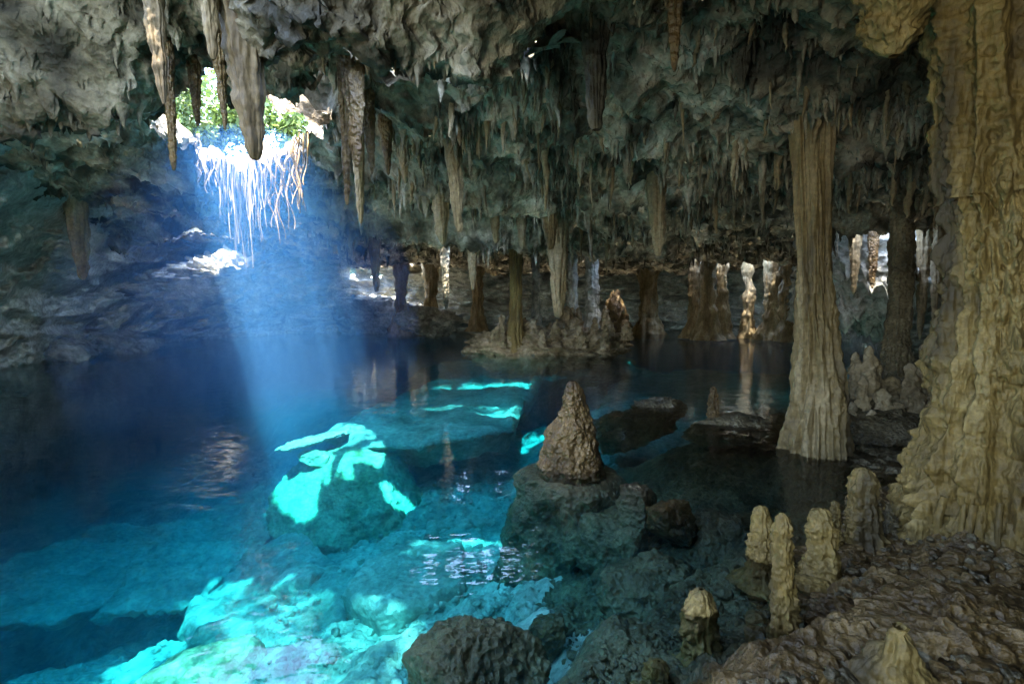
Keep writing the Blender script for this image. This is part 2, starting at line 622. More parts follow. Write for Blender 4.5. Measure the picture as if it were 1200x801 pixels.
# ------------------------------------------------------------------ the bed of the pool and the shore: heights read off the photograph
BED = [(20, 480, -6), (150, 500, -6), (60, 560, -6), (250, 480, -5.5), (30, 650, -5.0), (20, 780, -5), (100, 770, -4.6), (180, 690, -4.2), (130, 600, -5), (220, 580, -4.2),
       (350, 450, -5.5), (450, 425, -5), (520, 405, -5), (300, 560, -3.6),
       (390, 640, -2.6), (310, 700, -3.0), (260, 740, -3.0), (340, 780, -2.1), (215, 795, -2.4), (250, 660, -3.6), (330, 640, -3.2), (180, 740, -4.0), (120, 700, -4.8), (400, 760, -1.9), (350, 795, -1.8),
       (450, 700, -1.95), (420, 620, -2.3), (520, 600, -2.1), (560, 560, -2.2), (500, 650, -1.9), (550, 680, -1.6), (560, 740, -1.5),
       (640, 700, -1.2), (700, 740, -.85), (480, 790, -1.5), (600, 790, -1.0), (600, 620, -1.9),
       (650, 470, -4), (660, 450, -3.6), (550, 527, -3.6), (480, 522, -3.2), (610, 520, -3.4),
       (500, 475, -1.5), (450, 485, -1.9), (400, 465, -2.6), (560, 450, -1.3), (600, 427, -.8), (660, 425, -.7), (720, 432, -1.0), (540, 430, -1.6),
       (640, 400, -.2), (640, 385, -.3),
       (760, 500, -1.5), (850, 440, -1.9), (800, 520, -1.1), (730, 540, -1.8), (780, 560, -1.4), (760, 450, -2.0), (880, 550, -.5), (850, 520, -.45),
       (900, 488, -.12), (850, 492, -.2), (960, 540, -.12), (1040, 560, -.1), (1000, 500, -.08), (1050, 500, .05), (900, 600, -.45),
       (950, 700, -.3), (850, 640, -.55), (830, 720, -.4), (760, 660, -.75), (750, 770, -.5), (900, 780, -.32), (1000, 668, -.03), (1010, 630, -.04),
       (1050, 700, .08), (1100, 720, .12), (1000, 790, .15), (1150, 760, .22), (1190, 650, .2), (1100, 600, .05), (940, 640, -.25),
       (1000, 425, -3), (800, 408, -3.5), (1040, 405, -2), (900, 400, -3.5), (920, 450, -1.0)]
_b = np.array([at_z(px, py, z) for px, py, z in BED])
_extra = np.array([(-14, 6, -5), (-10, 2, -4.5), (-6, 0, -3), (-2, 0, -1.6), (0, 1.0, -.9), (1.4, .6, -.3), (3, 0, .25), (5, 2, .3), (7, 5, .1),
                   (9, 10, -.4), (0, -3, .30), (-3, -3, .2), (-3, -1.2, .05), (0, -1.2, .15), (2, -3, .4), (-5, -5, .3), (4, -4, .4), (-8, -6, .1), (0, -8, .5), (0, 30, -4.5), (-8, 30, -5), (8, 32, -4), (14, 30, -3),
                   (-14, 20, -6), (18, 12, -1), (-18, 30, -5), (0, -40, .6), (-40, 0, .5), (40, 0, .5), (40, 40, .5), (-40, 40, .5), (0, 55, .5)])
BP = np.concatenate([_b, _extra])


def bed_base(x, y):
    num = np.zeros_like(x)
    den = np.zeros_like(x)
    rad = np.hypot(x, y) + .5
    for bx, by, bz in BP:
        d2 = ((x - bx) ** 2 + (y - by) ** 2) / (.004 * rad * rad + .02) + .15
        wgt = d2 ** -2.2
        num += wgt * bz
        den += wgt
    return num / den


def bed_z(x, y):
    x = np.asarray(x, np.float64)
    y = np.asarray(y, np.float64)
    z = bed_base(x, y)
    p = P3(x, y)
    deep = np.clip(-z, 0, 2.5) / 2.5
    amp = .35 + .65 * deep
    z = z + amp * (.20 * fbm(p / 1.8 + 2, 3) + .10 * ridged(p / .9 + 6, 2))
    f1, f2 = worley(p / .55 + 3, True)
    z = z + amp * .14 * np.clip(f2 - f1, 0, .5)
    f1, f2 = worley(p / .21 + 13, True)
    z = z + (.07 + .07 * sstep(-.6, -.1, z)) * np.clip(f2 - f1, 0, .45)
    z = z + .03 * fbm(p / .10, 4, .6)
    return z


def build_bed():
    th = angles(620, 40)
    rr = np.concatenate([[.05, .5], np.geomspace(.9, 60, 580)])
    Rg, Tg = np.meshgrid(rr, th, indexing='ij')
    x, y = (Rg * np.sin(Tg)).ravel(), (Rg * np.cos(Tg)).ravel()
    z = bed_z(x, y)
    Q = grid_quads(len(rr), len(th))
    me = mesh_from('pool_bed', np.stack([x, y, z], 1), Q[:, ::-1], M['bed'])
    # the shore and the shelf by it are a darker rock
    me.materials.append(M['shore'])
    me.materials.append(M['brown'])
    c = np.stack([x, y, z], 1)[Q].mean(1)
    edge = c[:, 0] - (-.05 + .13 * c[:, 1]) + .25 * perlin(P3(c[:, 0], c[:, 1]) / .13 + 2) + .5 * perlin(P3(c[:, 0], c[:, 1]) / .8)
    dark = (edge > 0) & (c[:, 1] > -.4) & (c[:, 1] < 8.5) & (c[:, 2] > -2.0 + .4 * perlin(P3(c[:, 0], c[:, 1]) / .5 + 3))  # pale ground added behind the camera to bounce sun
    me.polygons.foreach_set('material_index', np.where(dark & (c[:, 2] > -.12 + .1 * perlin(P3(c[:, 0], c[:, 1]) / .3)) & (c[:, 1] < 4.5), 2, dark).astype(np.int32))
    obj('pool_bed', me, 'rocky bed of the pool rising to the shore', kind='structure')


build_bed()


def build_water():
    bm = bmesh.new()
    x0, x1, y0, y1, zb = -45, 45, -2.5, 55, -12
    v = [bm.verts.new(c) for c in ((x0, y0, 0), (x1, y0, 0), (x1, y1, 0), (x0, y1, 0), (x0, y0, zb), (x1, y0, zb), (x1, y1, zb), (x0, y1, zb))]
    for f in ((0, 1, 2, 3), (7, 6, 5, 4), (0, 4, 5, 1), (1, 5, 6, 2), (2, 6, 7, 3), (3, 7, 4, 0)):
        bm.faces.new([v[k] for k in f])
    me = bpy.data.meshes.new('water')
    bm.to_mesh(me)
    me.materials.append(M['water'])
    obj('water', me, 'still clear turquoise water of the cave pool', kind='structure')


build_water()


# ------------------------------------------------------------------ builders: dripstone and boulders
def lathe(rows, nth, nz, seed, flute=0.0, fk=3.0, lump=0.0, ls=.12, drip=0.0, ds=(.06, .16), squash=1.0, fz=.3, fine=.0, cap_lo=False, cap_hi=False, ridge=0.0):
    """rows: (z, cx, cy, r) along the axis; returns V, Q"""
    rows = sorted(rows)
    A = np.array(rows, float)
    z = np.linspace(A[0, 0], A[-1, 0], nz)
    cx, cy, r = (np.interp(z, A[:, 0], A[:, k]) for k in (1, 2, 3))
    ker = np.array([1, 2, 3, 2, 1]) / 9.0
    if nz > 30:
        rp = np.pad(r, 2, mode='edge')
        r2 = np.convolve(rp, ker, 'valid')
        r = np.where((np.arange(nz) < 2) | (np.arange(nz) > nz - 3), r, r2)
    a = np.linspace(0, 2 * math.pi, nth, endpoint=False)
    Zg, Ag = np.meshgrid(z, a, indexing='ij')
    rg = np.repeat(r[:, None], nth, 1)
    zf, af, rf = Zg.ravel(), Ag.ravel(), rg.ravel()
    rm = max(A[:, 3].max(), 1e-3)
    ca, sa = np.cos(af), np.sin(af)
    off = seed * 7.31
    k = np.ones_like(rf)
    if flute:
        wob = .35 * perlin(P3(ca * 1.2 + off, sa * 1.2, zf * .8 / rm * .3))
        q = P3(ca * fk + off + wob, sa * fk + wob, zf * fz / rm)
        k = k + flute * (np.clip(1 - 2.2 * np.abs(perlin(q)), -.4, 1) - .35) + flute * .5 * perlin(q * 2.1 + 5)
    x0, y0 = ca * rf, sa * rf
    add = np.zeros_like(rf)
    if lump:
        add += lump * fbm(P3(x0 / ls + off, y0 / ls, zf / ls), 3)
    if ridge:
        add += ridge * ridged(P3(x0 / ls * .8 + off, y0 / ls * .8, zf / ls * .8 + 4), 3)
    if drip:
        q = P3(x0 / ds[0] + off, y0 / ds[0], zf / ds[1])
        q[:, 2] += .7 * perlin(q * .5)
        dm = np.clip(.45 + 1.5 * perlin(P3(x0 / (ds[0] * 3.2) + off, y0 / (ds[0] * 3.2), zf / (ds[1] * 4.5))), .08, 1.25)
        f1 = worley(q)
        add += drip * dm * (.75 - f1)
        f1 = worley(q * 2.1 + 7)
        add += drip * .55 * dm * (.7 - f1)
    if fine:
        add += fine * fbm(P3(x0 / .02 + off, y0 / .02, zf / .03), 2)
    add -= add.mean()
    k -= k.mean() - 1
    env = np.clip(rf / rm * 2.5, .0, 1)
    rr = rf * k + add * env
    rr = np.maximum(rr, rf * .25)
    X = np.repeat(cx[:, None], nth, 1).ravel() + ca * rr
    Y = np.repeat(cy[:, None], nth, 1).ravel() + sa * rr * squash
    V = P3(X, Y, zf)
    Q = grid_quads(nz, nth, True)
    return V, Q


def ice(sub):
    bm = bmesh.new()
    bmesh.ops.create_icosphere(bm, subdivisions=sub, radius=1)
    V = np.array([v.co[:] for v in bm.verts])
    Fc = np.array([[v.index for v in f.verts] for f in bm.faces])
    bm.free()
    return V, Fc


ICO = {k: ice(k) for k in (1, 2, 3, 4, 5, 6)}


def rotz(V, a):
    c, s = math.cos(a), math.sin(a)
    return np.stack([V[:, 0] * c - V[:, 1] * s, V[:, 0] * s + V[:, 1] * c, V[:, 2]], 1)


def rock_shape(sub, size, seed, cuts=9, rough=.06, box=2.6, tilt=(0, 0), rz=0.0, cutd=(.55, .85), rscale=.35, up=None):
    """a broken rock: rounded block, planed by random cuts, roughened"""
    V, Fc = ICO[sub]
    rs = np.random.RandomState(seed)
    V = V / (np.abs(V) ** box).sum(1)[:, None] ** (1 / box)
    for k in range(cuts):
        n = rs.normal(size=3)
        n /= np.linalg.norm(n)
        d = rs.uniform(*cutd)
        t = V @ n - d
        V = V - np.clip(t, 0, None)[:, None] * n * .93
    V = V * np.array(size)
    L_ = float(np.mean(size))
    nrm = V / (np.linalg.norm(V, axis=1)[:, None] + 1e-6)
    q = V / (L_ * rscale) + seed * 3.7
    V = V + nrm * (L_ * rough * (fbm(q, 4, .55) + .6 * ridged(q * 1.7 + 4, 2)))[:, None]
    ax, ay = tilt
    c, s = math.cos(ax), math.sin(ax)
    V = np.stack([V[:, 0], V[:, 1] * c - V[:, 2] * s, V[:, 1] * s + V[:, 2] * c], 1)
    c, s = math.cos(ay), math.sin(ay)
    V = np.stack([V[:, 0] * c + V[:, 2] * s, V[:, 1], -V[:, 0] * s + V[:, 2] * c], 1)
    return rotz(V, rz), Fc


def put(name, V, Q, mat, label, cat, group=None, parent=None):
    V, loc = centred(V)
    if parent is not None:
        loc = tuple(loc[k] - parent.location[k] for k in range(3))
        return obj(name, mesh_from(name, V, Q, mat), label, parent=parent, loc=loc)
    return obj(name, mesh_from(name, V, Q, mat), label, cat, group, loc=loc)


def px_rows(rows, Y, yoff=0.0):
    out = []
    for py, xl, xr in rows:
        l, r = at_y(xl, py, Y), at_y(xr, py, Y)
        out.append((l[2], (l[0] + r[0]) / 2, Y + yoff, (r[0] - l[0]) / 2))
    return out


def cut_rows(rows, lo, hi):
    rows = sorted(rows)
    A = np.array(rows)
    f = lambda z: (z, *(float(np.interp(z, A[:, 0], A[:, k])) for k in (1, 2, 3)))
    lo, hi = max(lo, A[0, 0]), min(hi, A[-1, 0])
    return [f(lo)] + [r for r in rows if lo < r[0] < hi] + [f(hi)]


ORD = ('first second third fourth fifth sixth seventh eighth ninth tenth eleventh twelfth thirteenth fourteenth fifteenth sixteenth seventeenth eighteenth nineteenth '
       'twentieth twenty-first twenty-second twenty-third twenty-fourth twenty-fifth twenty-sixth').split()


def root(name, loc, label, cat, group=None):
    o = obj(name, None, label, cat, group, loc=loc)
    o.empty_display_size = .2
    return o


# ------------------------------------------------------------------ columns
def columns():
    # the giant one at the right edge
    rows = px_rows([(-150, 1114, 1216), (0, 1112, 1216), (100, 1118, 1216), (200, 1126, 1219), (260, 1128, 1222), (350, 1126, 1228), (420, 1117, 1235), (470, 1112, 1240),
                    (520, 1102, 1246), (600, 1090, 1256), (640, 1080, 1266), (670, 1064, 1280), (705, 1044, 1296)], 3.35)
    base = root('giant_column', (rows[0][1], 3.35, -.1), 'giant ochre flowstone column rising beyond the frame at the right edge', 'column')
    zmid = at_y(1160, 215, 3.35)[2]
    zlo = at_y(1160, 628, 3.35)[2]
    up = cut_rows(rows, zmid - .1, 9)
    mid = cut_rows(rows, zlo - .03, zmid + .05)
    lo = cut_rows(rows, -9, zlo + .2)
    zt, rt = max(mid)[0], max(mid)[3]
    mid.append((zt + .14, max(mid)[1], 3.35, rt * .9))
    V, Q = lathe(up, 320, 240, 3, flute=.55, fk=1.8, lump=.045, ls=.10, drip=.03, ds=(.05, .12), fz=.12, fine=.003)
    put('fluted_shaft', V, Q, M['ochre'], None, None, parent=base)
    V, Q = lathe(mid, 360, 380, 5, flute=.22, fk=2.4, lump=.075, ls=.26, drip=.14, ds=(.055, .19), fz=.14, fine=.010)
    put('flowstone', V, Q, M['ochre'], None, None, parent=base)
    V, Q = lathe(lo, 340, 90, 8, lump=.05, ls=.12, drip=.035, ds=(.05, .05), fine=.004)
    put('knobbly_foot', V, Q, M['ochre'], None, None, parent=base)
    rs = random.Random(5)
    # drips hanging round the bottom of the flowstone
    c = np.array([np.interp(zlo, [r[0] for r in sorted(rows)], [r[k] for r in sorted(rows)]) for k in (1, 2, 3)])
    for k in range(26):
        a = math.pi + .15 + k * (math.pi * .95 / 26) + rs.uniform(-.03, .03)
        r_ = c[2] * 1.0
        zb = zlo - rs.uniform(-.02, .07)
        h = rs.uniform(.26, .40)
        x, y = c[0] + math.cos(a) * r_, c[1] + math.sin(a) * r_
        w_ = rs.uniform(.017, .027)
        rw = [(zb, x, y, .006), (zb + .03, x, y, w_ * .8), (zb + h * .6, x - .01 * math.cos(a), y - .01 * math.sin(a), w_), (zb + h, x - .05 * math.cos(a), y - .05 * math.sin(a), w_ * .9)]
        V, Q = lathe(rw, 12, 22, k, lump=.004, ls=.04)
        put('drip', V, Q, M['ochre'], None, None, parent=base)

    # the fluted column standing in the water
    R2 = px_rows([(60, 916, 986), (105, 922, 978), (125, 927, 973), (200, 931, 971), (300, 935, 971), (350, 936, 973), (400, 936, 978), (450, 933, 984), (500, 926, 988),
                  (530, 921, 990), (560, 917, 993)], 6.0)
    b2 = root('fluted_column', (R2[0][1], 6.0, -.2), 'tall fluted column flaring to a wide ochre foot in the shallow water', 'column')
    zk = at_y(950, 330, 6)[2]
    V, Q = lathe([(z, x, y, r * (1 - .25 * float(sstep(zk - .25, zk + .3, z)))) for z, x, y, r in cut_rows(cut_rows(R2, -9, zk - .24), -9, 9) + cut_rows(R2, zk - .2, zk + .3)], 300, 260, 12, flute=.26, fk=3.0, lump=.02, ls=.12, drip=.035, ds=(.045, .16), fz=.35, fine=.003)
    put('flared_foot', V, Q, M['flute'], None, None, parent=b2)
    U = [(z, x, y, r * .90) for z, x, y, r in cut_rows(R2, zk - .15, 9)]
    V, Q = lathe(U, 260, 160, 15, flute=.45, fk=2.2, lump=.008, ls=.10, drip=.008, ds=(.03, .2), fz=.07)
    put('shaft', V, Q, M['flute'], None, None, parent=b2)
    for xo, rk, a in ((-.085, .42, -1.9), (.0, .34, -1.4), (.105, .30, -1.2), (-.15, .24, -2.6)):
        W_ = [(z, x + xo * (r / .2), y - abs(math.sin(a)) * r * .72, r * rk * (1.0 if z > zk + .3 else .8)) for z, x, y, r in U]
        V, Q = lathe(W_, 70, 120, int(xo * 100) + 30, flute=.16, fk=1.6, lump=.008, ls=.06, fz=.05)
        put('strand', V, Q, M['flute'], None, None, parent=b2)

    # the thin dark one behind it
    R3 = px_rows([(150, 1036, 1072), (180, 1044, 1068), (215, 1046, 1067), (300, 1045, 1068), (350, 1043, 1066), (400, 1039, 1064), (430, 1034, 1066), (450, 1030, 1070)], 8.0)
    V, Q = lathe(R3, 120, 220, 22, flute=.14, fk=2.2, lump=.03, ls=.15, drip=.02, ds=(.06, .2), fz=.2)
    put('thin_column', V, Q, M['shore'], 'slim dark column behind the knobbly stalagmite cluster at the right', 'column')

    # the slim green-yellow one on the island
    Yi = 18.6
    R4 = px_rows([(252, 590, 620), (270, 596, 613), (290, 597, 612), (330, 598, 611), (370, 597, 611), (390, 594, 613), (408, 592, 615), (420, 589, 617)], Yi)
    V, Q = lathe(R4, 90, 200, 25, flute=.2, fk=2.0, lump=.035, ls=.35, drip=.04, ds=(.10, .5), fz=.1)
    put('slender_column', V, Q, M['ochre'], 'slender yellowish column standing at the front of the small island', 'column')
    # companions behind and beside it
    for px, y0, y1, wd, Yd, lab in ((671, 262, 372, 11, 21.0, 'pale grey column on the island just right of the slender yellow column'),
                                    (694, 268, 376, 15, 21.5, 'broad grey column at the right part of the island'),
                                    (628, 285, 375, 9, 22, 'thin pale column behind the island just right of the yellow one')):
        rw = px_rows([(y0 - 14, px - wd, px + wd), (y0, px - wd * .6, px + wd * .6), ((y0 + y1) / 2, px - wd * .45, px + wd * .45), (y1 - 10, px - wd * .55, px + wd * .55), (y1 + 8, px - wd, px + wd)], Yd)
        V, Q = lathe(rw, 60, 130, px, flute=.16, fk=1.8, lump=.06, ls=.35, drip=.04, ds=(.2, .5))
        put('grey_column', V, Q, M['wall'], lab, 'column')
    # far right group of columns at the back of the pool
    far = [(815, 285, 388, 15, 27.5, 'far column at the left end of the row right of the island'), (846, 288, 388, 13, 27.0, 'far ochre column beside the dark opening at the back right'),
           (829, 290, 390, 17, 26.5, 'far stout pillar with a broad foot, second of the row right of the island'), (878, 300, 388, 11, 28, 'far slim column under the sunlit opening at the back'),
           (905, 310, 390, 16, 26.8, 'far brown column next to the tall fluted column'), (921, 290, 392, 12, 25, 'far dark column half hidden by the tall fluted column'),
           (505, 310, 385, 16, 33, 'far dark pillar at the back wall left of the island'), (470, 308, 388, 15, 31, 'far stout pillar beside the small windows at the back'),
           (760, 320, 388, 20, 33, 'far wide pillar at the back wall right of the island'), (560, 322, 380, 12, 34, 'far thin pillar at the back wall behind the yellow column')]
    for px, y0, y1, wd, Yd, lab in far:
        rw = px_rows([(y0 - 10, px - wd * .7, px + wd * .7), (y0 + 10, px - wd * .55, px + wd * .5), ((y0 * .6 + y1 * .4), px - wd * .42, px + wd * .4), (y1 - 16, px - wd * .6, px + wd * .55), (y1, px - wd * .9, px + wd * .85), (y1 + 8, px - wd * 1.1, px + wd * 1.1)], Yd)
        V, Q = lathe(rw, 64, 110, px + 3, flute=.22, fk=1.7, lump=.16, ls=.7, drip=.1, ds=(.3, .7))
        put('far_column', V, Q, M['drip'], lab, 'column')


columns()


# ------------------------------------------------------------------ stalagmites
def stalagmites():
    # the one standing in the middle of the pool
    rw = px_rows([(446, 668, 674), (449, 664, 678), (456, 661, 682), (474, 659, 686), (484, 655, 690), (500, 645, 696), (515, 638, 699), (532, 633, 703), (548, 630, 706), (558, 628, 709)], 5.5)
    V, Q = lathe(rw, 200, 170, 41, flute=.06, fk=1.5, lump=.05, ls=.16, drip=.035, ds=(.07, .09), fine=.004, ridge=.012)
    put('pool_stalagmite', V, Q, M['brown'], 'large conical brown stalagmite standing alone in the middle of the pool', 'stalagmite')
    rw = px_rows([(549, 640, 700), (553, 610, 724), (562, 604, 728), (600, 598, 734), (650, 588, 738), (700, 575, 748), (730, 565, 755)], 5.6)
    V, Q = lathe(rw, 220, 130, 43, flute=.06, fk=1.5, lump=.09, ls=.30, drip=.06, ds=(.14, .2), ridge=.05, fine=.005)
    put('sunken_pedestal', V, Q, M['shore'], 'broad dark drum of rock under the water that carries the conical stalagmite', 'rock')
    lst = [  # px, tip y, base y, width, base z, name, label, material
        (893, 592, 672, 27, -.12, 'stubby yellow stalagmite left of the tall thin one in the shallows', 'ochre', 1.0),
        (917, 600, 792, 27, -.30, 'tallest thin ochre stalagmite in the right foreground', 'ochre', 1.0),
        (963, 595, 678, 33, -.02, 'knobbly yellow stalagmite just right of the tallest thin one', 'ochre', 1.0),
        (979, 586, 642, 12, -.02, 'very thin small stalagmite tucked behind the knobbly yellow one', 'ochre', 1.0),
        (1013, 547, 642, 33, -.02, 'thick pale stalagmite nearest to the giant column on a wet ledge', 'ochre', 1.0),
        (1040, 590, 637, 24, -.02, 'small dark cone stalagmite between the thick pale one and the giant column', 'shore', 1.6),
        (821, 690, 785, 42, -.40, 'short fat stalagmite rising from the dark shelf at the bottom', 'ochre', 1.0),
        (836, 452, 503, 11, -.15, 'thin grey stalagmite standing in the water left of the fluted column', 'brown', .8),
        (1056, 733, 830, 95, .12, 'pale topped broad stalagmite mound at the bottom edge', 'ochre', 1.7),
        (772, 774, 815, 30, -.35, 'small orange stalagmite cut off by the bottom edge', 'ochre', 1.0),
    ]
    for k, (px, yt, yb, wd, zb, lab, mt, cone) in enumerate(lst):
        B = at_z(px, yb, zb)
        Y = B[1]
        h = yb - yt
        rows = []
        for t, s in ((0, .12), (.02, .38), (.06, .62), (.2, .82), (.45, .90), (.7, 1.0), (.88, 1.12), (.96, 1.35), (1.03, 1.8), (1.12, 2.6)):
            if cone > 1.2:
                s = .06 + t ** .8 * 1.0 if t > .03 else .15
            rows.append((yt + t * h, px - wd / 2 * s, px + wd / 2 * s))
        rw = px_rows(rows, Y)
        wob = random.Random(k)
        rw = [(z, x + wob.uniform(-.04, .04) * wd / F * Y * .8, y, r) for z, x, y, r in rw]
        r0 = wd / 2 / F * Y
        V, Q = lathe(rw, 110, 170, 50 + k, flute=.13, fk=1.7, lump=r0 * .26, ls=r0 * .9, drip=r0 * .55, ds=(r0 * .42, r0 * .62), fine=.004)
        put('stalagmite', V, Q, M[mt], lab, 'stalagmite')
    # the knobbly cluster behind the big columns
    clus = [(1003, 412, 470, 17, 7.3), (1019, 405, 500, 22, 7.2), (1011, 440, 515, 18, 6.9), (1035, 455, 515, 26, 6.8), (1052, 470, 520, 24, 6.7), (1066, 425, 500, 22, 7.0),
            (1084, 402, 480, 22, 7.1), (1093, 415, 500, 24, 6.9), (1076, 455, 515, 24, 6.7), (1046, 440, 490, 22, 7.3), (1028, 420, 480, 14, 7.4), (1098, 450, 520, 26, 6.6),
            (1060, 490, 530, 24, 6.5), (998, 470, 520, 16, 6.8), (1022, 480, 525, 20, 6.6)]
    clus.sort()
    for k, (px, yt, yb, wd, Y) in enumerate(clus):
        h = yb - yt
        rows = [(yt + t * h, px - wd / 2 * s, px + wd / 2 * s) for t, s in ((0, .1), (.03, .32), (.1, .5), (.35, .72), (.7, .98), (1, 1.2), (1.3, 1.5))]
        rw = px_rows(rows, Y)
        r0 = wd / 2 / F * Y
        V, Q = lathe(rw, 60, 90, 80 + k, flute=.08, fk=1.5, lump=r0 * .4, ls=r0 * 1.1, drip=r0 * .45, ds=(r0 * .7, r0 * .7))
        put('cluster_stalagmite', V, Q, M['island'], f'{ORD[k]} from the left of the knobbly grey stalagmites crowded before the slim dark column', 'stalagmite', 'stalagmites of the crowded cluster at the right')
    # mound that carries the cluster
    V, Q = rock_shape(5, (.95, .75, .34), 7, cuts=6, rough=.16, rscale=.3)
    c = at_z(1045, 520, -.05)
    V = V + np.array((c[0] + .1, c[1] + .55, -.02))
    put('cluster_mound', V, Q, M['shore'], 'dark lumpy mound that carries the stalagmite cluster at the right', 'rock')
    # island
    c = at_z(648, 405, 0)
    V, Q = rock_shape(6, (3.2, 1.7, .85), 17, cuts=5, rough=.22, rscale=.16)
    V = V + np.array((1.75, 19.7, .05))
    put('island', V, Q, M['island'], 'low brown rubble island carrying the slender column', 'island')
    rs = random.Random(3)
    for k, px in enumerate(sorted(rs.uniform(578, 735) for _ in range(26))):
        yb = rs.uniform(378, 404)
        Y = 20.6 - (yb - 378) / 26 * 2.4
        hp = rs.uniform(6, 24)
        wd = rs.uniform(7, 13)
        rows = [(yb - hp * (1 - t), px - wd / 2 * s, px + wd / 2 * s) for t, s in ((0, .15), (.05, .45), (.3, .75), (.7, 1), (1.0, 1.25), (1.3, 1.5))]
        r0 = wd / 2 / F * Y
        V, Q = lathe(px_rows(rows, Y), 28, 36, 120 + k, flute=.08, fk=1.4, lump=r0 * .5, ls=r0 * 1.0, drip=r0 * .4, ds=(r0 * .8, r0 * .8))
        put('island_stalagmite', V, Q, M['island'], f'{ORD[k]} from the left of the stumpy brown stalagmites on the rubble island', 'stalagmite', 'stalagmites on the island')


stalagmites()


# ------------------------------------------------------------------ stalactites
def hang(px, ytip, wd, Y, seed, mat, label, name='stalactite', toppx=None, fat=1.0, group=None, ztop=None, nth=64):
    tip = at_y(px, ytip, Y)
    tx = tip[0] if toppx is None else at_y(toppx, ytip, Y)[0]
    zt = float(ceil_z(np.array([tx]), np.array([float(Y)]))[0]) + .25 if ztop is None else ztop
    r0 = wd / 2 / F * Y
    L_ = zt - tip[2]
    rows = []
    for t, s in ((0, .10), (.02, .22), (.08, .34), (.25, .55), (.5, .80), (.75, .98), (.92, 1.1), (1.0, 1.5)):
        s = s ** (1 / fat)
        rows.append((tip[2] + t * L_, tip[0] + (tx - tip[0]) * t, Y, r0 * s))
    nz = int(min(220, max(50, L_ / .015)))
    V, Q = lathe(rows, nth, nz, seed, flute=.17, fk=2.0, lump=r0 * .18, ls=r0 * 1.2, drip=r0 * .22, ds=(r0 * .5, r0 * 1.6), fz=.10)
    return put(name, V, Q, M[mat], label, 'stalactite', group)


